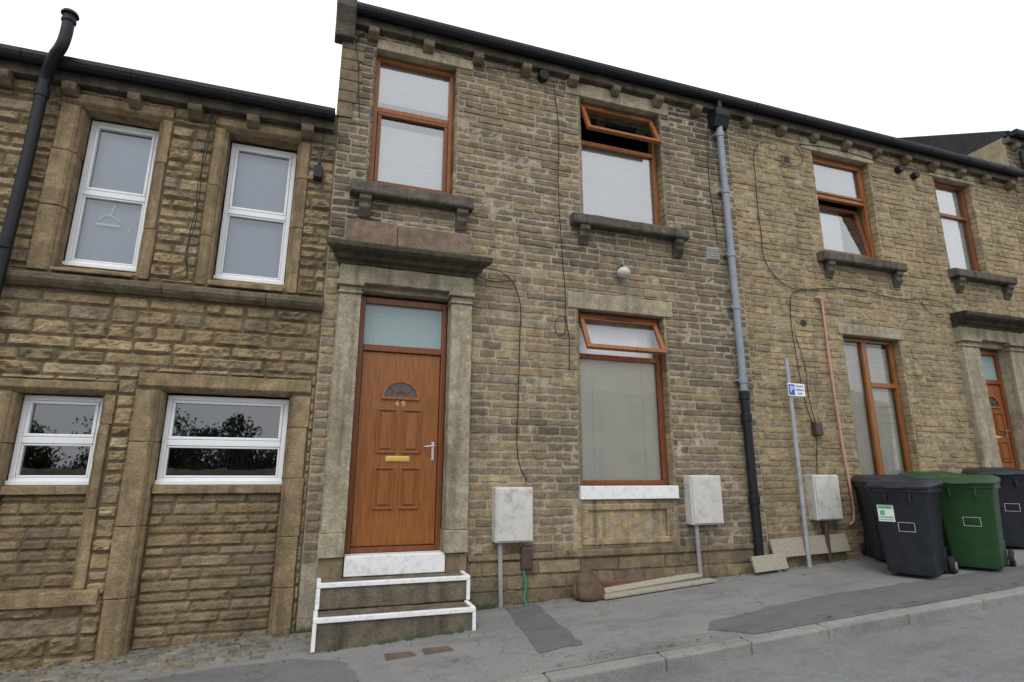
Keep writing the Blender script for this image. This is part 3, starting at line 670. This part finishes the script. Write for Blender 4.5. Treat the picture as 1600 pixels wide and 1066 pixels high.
curve('cables',[[(1.50,-.04,5.04),(2.0,-.04,5.10),(2.4,-.05,5.06),(3.5,-.05,5.25),(4.8,-.04,5.20)],
    [(1.44,-.03,5.13),(.8,-.04,5.22),(.1,-.03,5.15),(.08,-.03,4.6),(.12,-.03,4.0)],
  [(1.55,-.10,2.32),(1.9,-.03,2.3),(2.05,-.03,2.1),(2.08,-.03,1.5),(2.06,-.03,.8),(2.08,-.03,.1),(2.16,-.03,-.06)],
  [(2.56,-.03,5.1),(2.62,-.03,4.4),(2.60,-.03,3.6),(2.64,-.03,2.6),(2.66,-.03,1.9),(2.60,-.03,1.62),(2.52,-.04,1.7),(2.63,-.04,1.85),(2.69,-.03,1.7),(2.7,-.03,1.2)],
  [(1.52,-.03,2.28),(1.62,-.03,2.22),(2.02,-.04,2.22)],
  [(5.0,-.04,5.1),(4.95,-.04,4.6),(4.93,-.03,4.0),(4.99,-.03,3.1)],
  [(1.52,-.06,-.9),(1.6,-.05,-.8),(1.75,-.05,-.86),(2.05,-.06,-.88)]],.0052,M_black,H1)
curve('cables',[[(5.45,-.03,4.95),(6.0,-.03,5.0),(6.5,-.03,5.0),(7.3,-.04,5.06),(8.7,-.03,5.02),(9.4,-.03,5.05),(11.5,-.03,5.08)],
  [(6.0,-.03,4.9),(5.84,-.03,4.8),(5.76,-.03,4.2),(5.75,-.03,3.4),(5.8,-.03,2.9),(6.2,-.03,2.60),(6.7,-.03,2.65),(7.4,-.03,2.72),(8.2,-.03,2.66),(9.2,-.03,2.70),(9.5,-.03,2.6)],
  [(6.47,-.03,4.6),(6.62,-.04,4.62),(6.7,-.04,4.75),(6.6,-.04,4.95)],
  [(6.7,-.03,2.63),(6.2,-.03,2.52),(6.12,-.04,2.3),(6.13,-.04,1.5),(6.2,-.04,.9),(6.27,-.05,.65)],
  [(6.3,-.05,.5),(6.24,-.05,.1),(6.20,-.05,-.4),(6.22,-.05,-.8)],
  [(6.15,-.04,1.9),(6.25,-.05,1.4),(6.24,-.05,1.1),(6.32,-.05,.6)],
  [(8.75,-.03,2.66),(8.9,-.03,2.5),(9.2,-.03,2.5)]],.0055,M_black,H2)
mb=MB(); mb.box(6.26,6.38,-.10,-.0,.52,.70); mb.build('junction_box',M_brown,H2,.015)
curve('copper_pipe',[[(6.70,-.05,2.46),(6.70,-.05,1.5),(6.73,-.05,.4),(6.75,-.05,-.58),(6.68,-.05,-.63)],[(6.70,-.05,2.46),(6.66,-.05,2.5),(6.60,-.02,2.5)]],.017,M_copper,H2,5)
def meter(x0,x1,z0,z1):
    e=empty('meter_box'); mb=MB(); mb.box(x0,x1,-.15,.0,z0,z1); mb.build('cabinet',M_meter,e,.012)
    mb=MB(); mb.box(x0+.018,x1-.018,-.166,-.152,z0+.02,z1-.02); mb.cyl(((x0+x1)/2+.12,-.167,(z0+z1)/2),((x0+x1)/2+.12,-.172,(z0+z1)/2),.012,10); mb.build('door',M_meter,e,.006)
    return e
e=meter(1.77,2.19,-.69,-.13)
mb=MB(); mb.cyl((1.84,-.09,-.69),(1.85,-.10,-1.34),.024,12); mb.build('conduit',M_grey2,e); 
mb=MB(); mb.box(2.07,2.2,-.12,-.051,-.97,-.74); mb.build('brown_box',M_brown,e,.02)
curve('green_pipe',[[(2.1,-.09,-.97),(2.12,-.1,-1.15),(2.10,-.11,-1.25),(2.14,-.14,-1.34)]],.014,M_green,e)
e=meter(4.18,4.62,-.57,.0); mb=MB(); mb.cyl((4.26,-.1,-.57),(4.27,-.1,-1.2),.024,12); mb.build('conduit',M_grey2,e)
e=meter(6.05,6.47,-.56,.01); mb=MB(); mb.cyl((6.22,-.1,-.56),(6.22,-.1,-1.05),.024,12); mb.build('conduit',M_brown,e)
def plank(name,p,l,w,t,rz,rx=0,ry=0,mat=M_plank):
    mb=MB(); mb.box(-l/2,l/2,-w/2,w/2,-t/2,t/2); o=mb.build(name,mat,None,.005); o.location=p; o.rotation_euler=(rx,ry,rz); return o
plank('wooden_plank',(3.62,-.26,gz(3.62)+.02),1.45,.12,.03,.06,0,-.055); plank('wooden_plank',(3.6,-.13,gz(3.6)+.05),1.35,.1,.03,.07,.3,-.07)
plank('wooden_board',(5.95,-.08,-.86),1.25,.22,.03,0.02,1.35,-.03); plank('wooden_board',(5.2,-.18,-1.02),.5,.18,.03,.02,1.3,-.05)
# slumped sack with a gathered neck, leaning on the wall
mb=MB(); prof_=[(-.01,.13,.10),(.015,.17,.125),(.06,.175,.125),(.11,.165,.115),(.16,.145,.10),(.20,.125,.08),(.235,.10,.055),(.255,.07,.035),(.275,.085,.035),(.30,.10,.03)]
R_=[]
for k,(z,rx,ry) in enumerate(prof_):
    r_=[]
    for i in range(40):
        a=2*math.pi*i/40; fold=1+.06*math.sin(a*7+z*9)+.05*math.sin(a*11+2)*(z/.3)+noise.noise(Vector((math.cos(a)*2,math.sin(a)*2,z*9)))*.16
        lean=z*.22
        r_.append((2.80+rx*fold*math.cos(a)-z*.12,-.23+lean+ry*fold*math.sin(a),gz(2.8,-.2)+z+noise.noise(Vector((math.cos(a)*1.5,math.sin(a)*1.5,5)))*.03*(z/.3)))
    R_.append(r_)
mb.rings(R_); o=mb.build('sandbag',M_sack,None,0,True)
s_=o.modifiers.new('sub','SUBSURF'); s_.levels=1; s_.render_levels=1
# parking sign
e=empty('parking_sign')
sx,sy=5.84,-.14
mb=MB(); mb.cyl((sx,sy,gz(sx)-.05),(sx,sy,1.52),.026,16); mb.cyl((sx,sy,1.52),(sx,sy,1.53),.029,16); mb.build('pole',M_galv,e)
mb=MB(); mb.box(sx-.06,sx+.22,sy-.036,sy-.03,1.02,1.19); mb.build('plate',M_upvc,e,.002)
mb=MB(); mb.box(sx-.05,sx+.045,sy-.039,sy-.037,1.035,1.175); mb.build('blue_square',M_signb,e)
text('letter_p','P',.12,(sx-.003,sy-.041,1.105),M_upvc,e,.001)
for i,t in enumerate(('Permit','holders','only')): text('sign_text_%d'%i,t,.046,(sx+.13,sy-.038,1.155-i*.048),M_signb,e,.0008)
mb=MB(); mb.box(sx-.03,sx+.03,sy-.03,sy-.02,1.05,1.07); mb.box(sx-.03,sx+.03,sy-.03,sy-.02,1.13,1.15); mb.build('brackets',M_galv,e)
# ---------------- wheelie bins
def rr(w,d,z,r,y0=0,n=6,dz=0):
    pts=[]
    for cxx,cyy,a0 in ((w/2-r,d/2-r,0),(-w/2+r,d/2-r,90),(-w/2+r,-d/2+r,180),(w/2-r,-d/2+r,270)):
        for k in range(n):
            a=math.radians(a0+90*k/(n-1)); yy=cyy+r*math.sin(a)+y0; pts.append((cxx+r*math.cos(a),yy,z+dz*(yy/d)))
    return pts
def smooth_angle(o):
    for p in o.data.polygons: p.use_smooth=True
    try:
        o.data.set_sharp_from_angle(angle=math.radians(35))
    except Exception: pass
def bin_(cx,cy,ang,mat,label=False):
    e=empty('wheelie_bin'); e.location=(cx,cy,gz(cx,cy)); e.rotation_euler=(0,0,ang)
    mb=MB(); mb.rings([rr(.42,.44,.03,.05,-.01),rr(.46,.48,.06,.05,.0),rr(.475,.505,.20,.05,.004),rr(.475,.51,.21,.05,.004),rr(.545,.62,.86,.05,.02),rr(.56,.635,.875,.05,.02),rr(.56,.635,.90,.05,.02),rr(.60,.68,.905,.06,.02),rr(.60,.68,.955,.06,.02),rr(.57,.65,.96,.05,.02)])
    b=mb.build('body',mat,e); smooth_angle(b)
    mb=MB(); mb.box(-.26,.26,.36,.40,.90,.94)
    for s in (-1,1): mb.box(s*.21-.035,s*.21+.035,.19,.30,.04,.30)
    for s in (-.12,.12): mb.box(s-.012,s+.012,-.325,-.30,.80,.90)
    mb.build('body_ribs',mat,e,.006)
    mb=MB(); mb.rings([rr(.60,.70,.958,.06,.01,dz=.03),rr(.625,.73,.962,.06,.01,dz=.03),rr(.63,.735,.985,.06,.01,dz=.04),rr(.60,.70,1.008,.06,.01,dz=.05),rr(.5,.58,1.035,.08,.02,dz=.04),rr(.42,.5,1.04,.08,.02,dz=.03),rr(.40,.47,1.03,.08,.02,dz=.03)])
    b=mb.build('lid',mat,e); smooth_angle(b)
    mb=MB()
    for x in (-.2,.2): mb.box(x-.03,x+.03,.33,.42,.955,1.02)
    mb.cyl((-.27,.41,.985),(.27,.41,.985),.016,12)
    mb.box(-.09,.09,-.395,-.345,.945,.965)
    mb.build('handle_bar',mat,e,.004)
    mb=MB()
    for s in (-1,1):
        mb.cyl((s*.255,.31,.10),(s*.305,.31,.10),.10,28)
    mb.build('wheels',M_rub,e,.012)
    mb=MB(); mb.cyl((-.25,.31,.10),(.25,.31,.10),.012,10)
    for s in (-1,1): mb.cyl((s*.306,.31,.10),(s*.312,.31,.10),.045,16)
    mb.build('axle',M_grey2,e)
    def fy(z): return -.251-(z-.21)*(.039/.65)-.004
    if label:
        mb=MB()
        a,b,c,d=-.22,-.06,.58,.76
        mb.add([(a,fy(c),c),(b,fy(c),c),(b,fy(d),d),(a,fy(d),d)],[(0,1,2,3)]); mb.build('label',M_upvc,e,recalc=False)
        mb=MB(); 
        for c,d in ((.72,.755),(.62,.635),(.595,.605)): mb.add([(-.21,fy(c)-.002,c),(-.07,fy(c)-.002,c),(-.07,fy(d)-.002,d),(-.21,fy(d)-.002,d)],[(0,1,2,3)])
        mb.add([(-.20,fy(.65)-.002,.65),(-.15,fy(.65)-.002,.65),(-.15,fy(.70)-.002,.70),(-.20,fy(.70)-.002,.70)],[(0,1,2,3)])
        mb.build('label_print',M_lgreen,e,recalc=False)
    mb=MB()
    a,b,c,d,t=-.04,.12,.48,.58,.005
    for q in ((a,b,c,c+t),(a,b,d-t,d),(a,a+t,c+t,d-t),(b-t,b,c+t,d-t)):
        mb.add([(q[0],fy(q[2]),q[2]),(q[1],fy(q[2]),q[2]),(q[1],fy(q[3]),q[3]),(q[0],fy(q[3]),q[3])],[(0,1,2,3)])
    mb.build('number_panel_outline',M_meter,e,recalc=False)
    return e
fa=lambda nx,ny: math.atan2(nx,-ny)
bin_(6.46,-1.04,fa(-.92,-.39),M_binb,True)
bin_(7.34,-1.13,fa(-.89,-.45),M_bing)
bin_(8.95,-.50,fa(-.7,-.7),M_binb)
bin_(6.96,-.38,fa(-.6,-.8),M_binb)
bin_(7.85,-.40,fa(-.6,-.8),M_bing)
# ---------------- neighbouring houses to the right
mb=MB(); mb.box(XE+.002,22,.0,8,-2,6.25); mb.build('wall_core',M_mort2,HR)
mb=MB(); flat_stones(mb,layout([],XE+.01,17,-1.2,6.2,lambda z:random.uniform(.1,.14),lambda:random.uniform(.2,.5)),colyel,0); 
mb.build('coursed_stonework',M_main,HR)
eaves(HR,XE+.0,22,6.2,.65,XE+.2)
mb=MB(); mb.frame(12.35,13.35,2.9,4.6,-.05,-.02,.1); mb.build('window_surround',M_block2,HR,.01); mb=MB(); mb.box(12.45,13.25,-.035,-.02,3.0,4.5); mb.build('window_panel',M_blind,HR)
curve('soil_pipe',[[(12.0,-.1,-.8),(12.0,-.1,2),(12.0,-.1,5.9)]],.05,M_black,HR)
HG=empty('gabled_stone_house')
mb=MB(); P=[(14.2,9.2),(20.5,11.0),(26.8,9.2),(26.8,-2),(14.2,-2)]
mb.add([(x,4.6,z) for x,z in P]+[(x,12,z) for x,z in P],[(0,1,2,3,4),(9,8,7,6,5),(4,3,8,9),(3,2,7,8),(0,4,9,5)]); mb.build('wall_core',M_mort2,HG)
mb=MB(); 
def under(x): return 9.2+(x-14.2)*1.8/6.3 if x<20.5 else 11-(x-20.5)*1.8/6.3
sts=[s for s in layout([],14.2,26.8,5,11,lambda z:.15,lambda:random.uniform(.25,.6)) if s[3]<under(s[0])and s[3]<under(s[1])]
flat_stones(mb,sts,lambda x,z:lerp(colyel(x,0),(.45,.36,.22),.3),4.6); mb.build('coursed_stonework',M_main,HG)
mb=MB()
for x0,z0,x1,z1 in ((13.9,9.12,20.5,11.0),(20.5,11.0,27.1,9.12)):
    mb.add([(x0,4.54,z0),(x1,4.54,z1),(x1,12.2,z1),(x0,12.2,z0),(x0,4.54,z0+.11),(x1,4.54,z1+.11),(x1,12.2,z1+.11),(x0,12.2,z0+.11)],[(3,2,1,0),(4,5,6,7),(0,1,5,4),(2,3,7,6),(3,0,4,7),(1,2,6,5)])
mb.build('slate_roof',M_slate,HG)
# ---------------- opposite side of the street (seen reflected)
HO=empty('stone_terraced_house')
mb=MB(); mb.box(7,34,-30,-20,-2,4.2); mb.prof([(-19.8,4.2),(-25,7.0),(-30.2,4.2)],6.8,34.2)
mb.build('walls_and_roof',M_mort,HO)
mb=MB(); x=8
while x<33:
    for z in (-.2,2.2): mb.box(x,x+1.0,-20,-19.97,z,z+1.5)
    x+=2.4
mb.build('windows',M_dark,HO)
M_fol=paint('foliage',(.045,.075,.025),.7,.35,None,1)
M_bark=paint('bark',(.06,.045,.03),.9)
def tree(x,y,h,r,seed):
    rnd=random.Random(seed); e=empty('tree'); zb=gz(x,max(y,-12))-.3
    mb=MB(); mb.cyl((x,y,zb),(x+.1,y,zb+h*.5),.22,10,.13)
    for k in range(7):
        a=rnd.uniform(0,6.28); mb.cyl((x+.1,y,zb+h*rnd.uniform(.3,.5)),(x+math.cos(a)*r*.7,y+math.sin(a)*r*.7,zb+h*rnd.uniform(.6,.85)),.08,7,.03)
    mb.build('trunk',M_bark,e)
    mb=MB()
    cl=[(Vector((x,y,zb+h*.55))+Vector((rnd.gauss(0,.5)*r,rnd.gauss(0,.4)*r,rnd.gauss(0,.2)*h)),rnd.uniform(.25,.45)*r) for _ in range(30)]
    for c,cr in cl:
        for _ in range(260):
            d=Vector((rnd.gauss(0,1),rnd.gauss(0,1),rnd.gauss(0,1))).normalized()*cr*rnd.uniform(.3,1)
            p=c+d; a=Vector((rnd.gauss(0,1),rnd.gauss(0,1),rnd.gauss(0,1))).normalized()*.08; b=a.orthogonal().normalized()*.06
            mb.add([p-a,p+b,p+a,p-b],[(0,1,2,3)])
    mb.build('foliage',M_fol,e,recalc=False)
for i,(x,y,h,r) in enumerate([(-3,-22,4.6,2.4),(-7.5,-23,5.2,2.8),(-12.5,-22.5,4.6,2.6),(1.5,-24,5.0,2.4),(-18,-23,6,3)]): tree(x,y,h,r,i)
mb=MB(); mb.box(-30,6.5,-20.0,-19.7,-3,.2); mb.build('garden_wall',M_mort,None,.02)
# leaf litter / weeds
mb=MB()
for _ in range(1800):
    q=random.random()
    if q<.6: x=random.uniform(-4,.05); y=-abs(random.gauss(0,.35))+.05
    elif q<.9: x=random.uniform(1.5,9); y=-abs(random.gauss(0,.12))-.05
    else: x=random.uniform(-2,9); y=-1.8-abs(random.gauss(0,.01))
    z=gz(x,y)+.014; s=random.uniform(.005,.018); a=random.uniform(0,6.28); t=random.uniform(0,.01)
    mb.add([(x+s*math.cos(a),y+s*math.sin(a),z),(x-s*math.sin(a)*.6,y+s*math.cos(a)*.6,z+t),(x-s*math.cos(a),y-s*math.sin(a),z),(x+s*math.sin(a)*.6,y-s*math.cos(a)*.6,z+t)],[(0,1,2,3)])
mb.build('leaf_litter',M_leaf)
mb=MB()
for _ in range(80):
    x=random.choice([random.uniform(-.3,.05),random.uniform(1.5,1.8),random.uniform(2.3,5),random.uniform(.1,1.4)]); y=-.07 if x>1.5 else (-.02 if x<.05 else -.70)
    z=gz(x,y)
    for k in range(8):
        a=random.uniform(0,6.28); l=random.uniform(.02,.07); q=(x+random.uniform(-.02,.02),y+random.uniform(-.015,.015)); d=(math.cos(a)*l*.5,math.sin(a)*l*.5)
        mb.add([(q[0]-.003,q[1],z),(q[0]+.003,q[1],z),(q[0]+d[0],q[1]+d[1],z+l)],[(0,1,2)])
mb.build('weeds',M_weed)
for o in TOP: o.location.z+=ZO
# ------------------------------------------------------------------ world, sun, camera
W=bpy.data.worlds.new('World'); bpy.context.scene.world=W; W.use_nodes=True; nt=W.node_tree; bg=nt.nodes['Background']
sk=N(nt,'ShaderNodeTexSky',sky_type='NISHITA'); sk.sun_disc=False; sk.sun_elevation=math.radians(52); sk.sun_rotation=math.radians(205); sk.air_density=1; sk.dust_density=3
hs=N(nt,'ShaderNodeHueSaturation'); hs.inputs['Saturation'].default_value=.5; nt.links.new(sk.outputs[0],hs.inputs['Color'])
tc=N(nt,'ShaderNodeTexCoord'); nz=N(nt,'ShaderNodeTexNoise'); nz.inputs['Scale'].default_value=1.6; nz.inputs['Detail'].default_value=3; nt.links.new(tc.outputs['Generated'],nz.inputs[0])
cl=mix(nt,maprange(nt,nz.outputs['Fac'],.35,.65,0,1),(9.3,9.8,10.5),(10.7,11.0,11.4))
c=mix(nt,.9,hs.outputs[0],cl); nt.links.new(c,bg.inputs[0]); bg.inputs[1].default_value=.13
sd=bpy.data.lights.new('sun','SUN'); sd.energy=1.0; sd.angle=math.radians(20); sd.color=(1,.985,.96); so=bpy.data.objects.new('sun',sd); bpy.context.collection.objects.link(so)
el,rot=math.radians(52),math.radians(205)
d=Vector((math.sin(rot)*math.cos(el),math.cos(rot)*math.cos(el),math.sin(el))); so.rotation_euler=d.to_track_quat('Z','Y').to_euler(); so.location=(0,-5,12)
yaw,pit,rol=math.radians(18.4),math.radians(13.4),math.radians(.14)
f=Vector((math.sin(yaw)*math.cos(pit),math.cos(yaw)*math.cos(pit),math.sin(pit))); r=Vector((math.cos(yaw),-math.sin(yaw),0)); u=r.cross(f)
r2=r*math.cos(rol)+u*math.sin(rol); u2=-r*math.sin(rol)+u*math.cos(rol)
cd=bpy.data.cameras.new('camera'); cd.sensor_width=36; cd.lens=877/1600*36; cd.clip_start=.05; cd.clip_end=1500
cam=bpy.data.objects.new('camera',cd); bpy.context.collection.objects.link(cam)
cam.matrix_world=Matrix(((r2.x,u2.x,-f.x,0),(r2.y,u2.y,-f.y,-6),(r2.z,u2.z,-f.z,ZO),(0,0,0,1)))
bpy.context.scene.camera=cam
vs=bpy.context.scene.view_settings; vs.view_transform='Standard'; vs.look='None'; vs.exposure=0
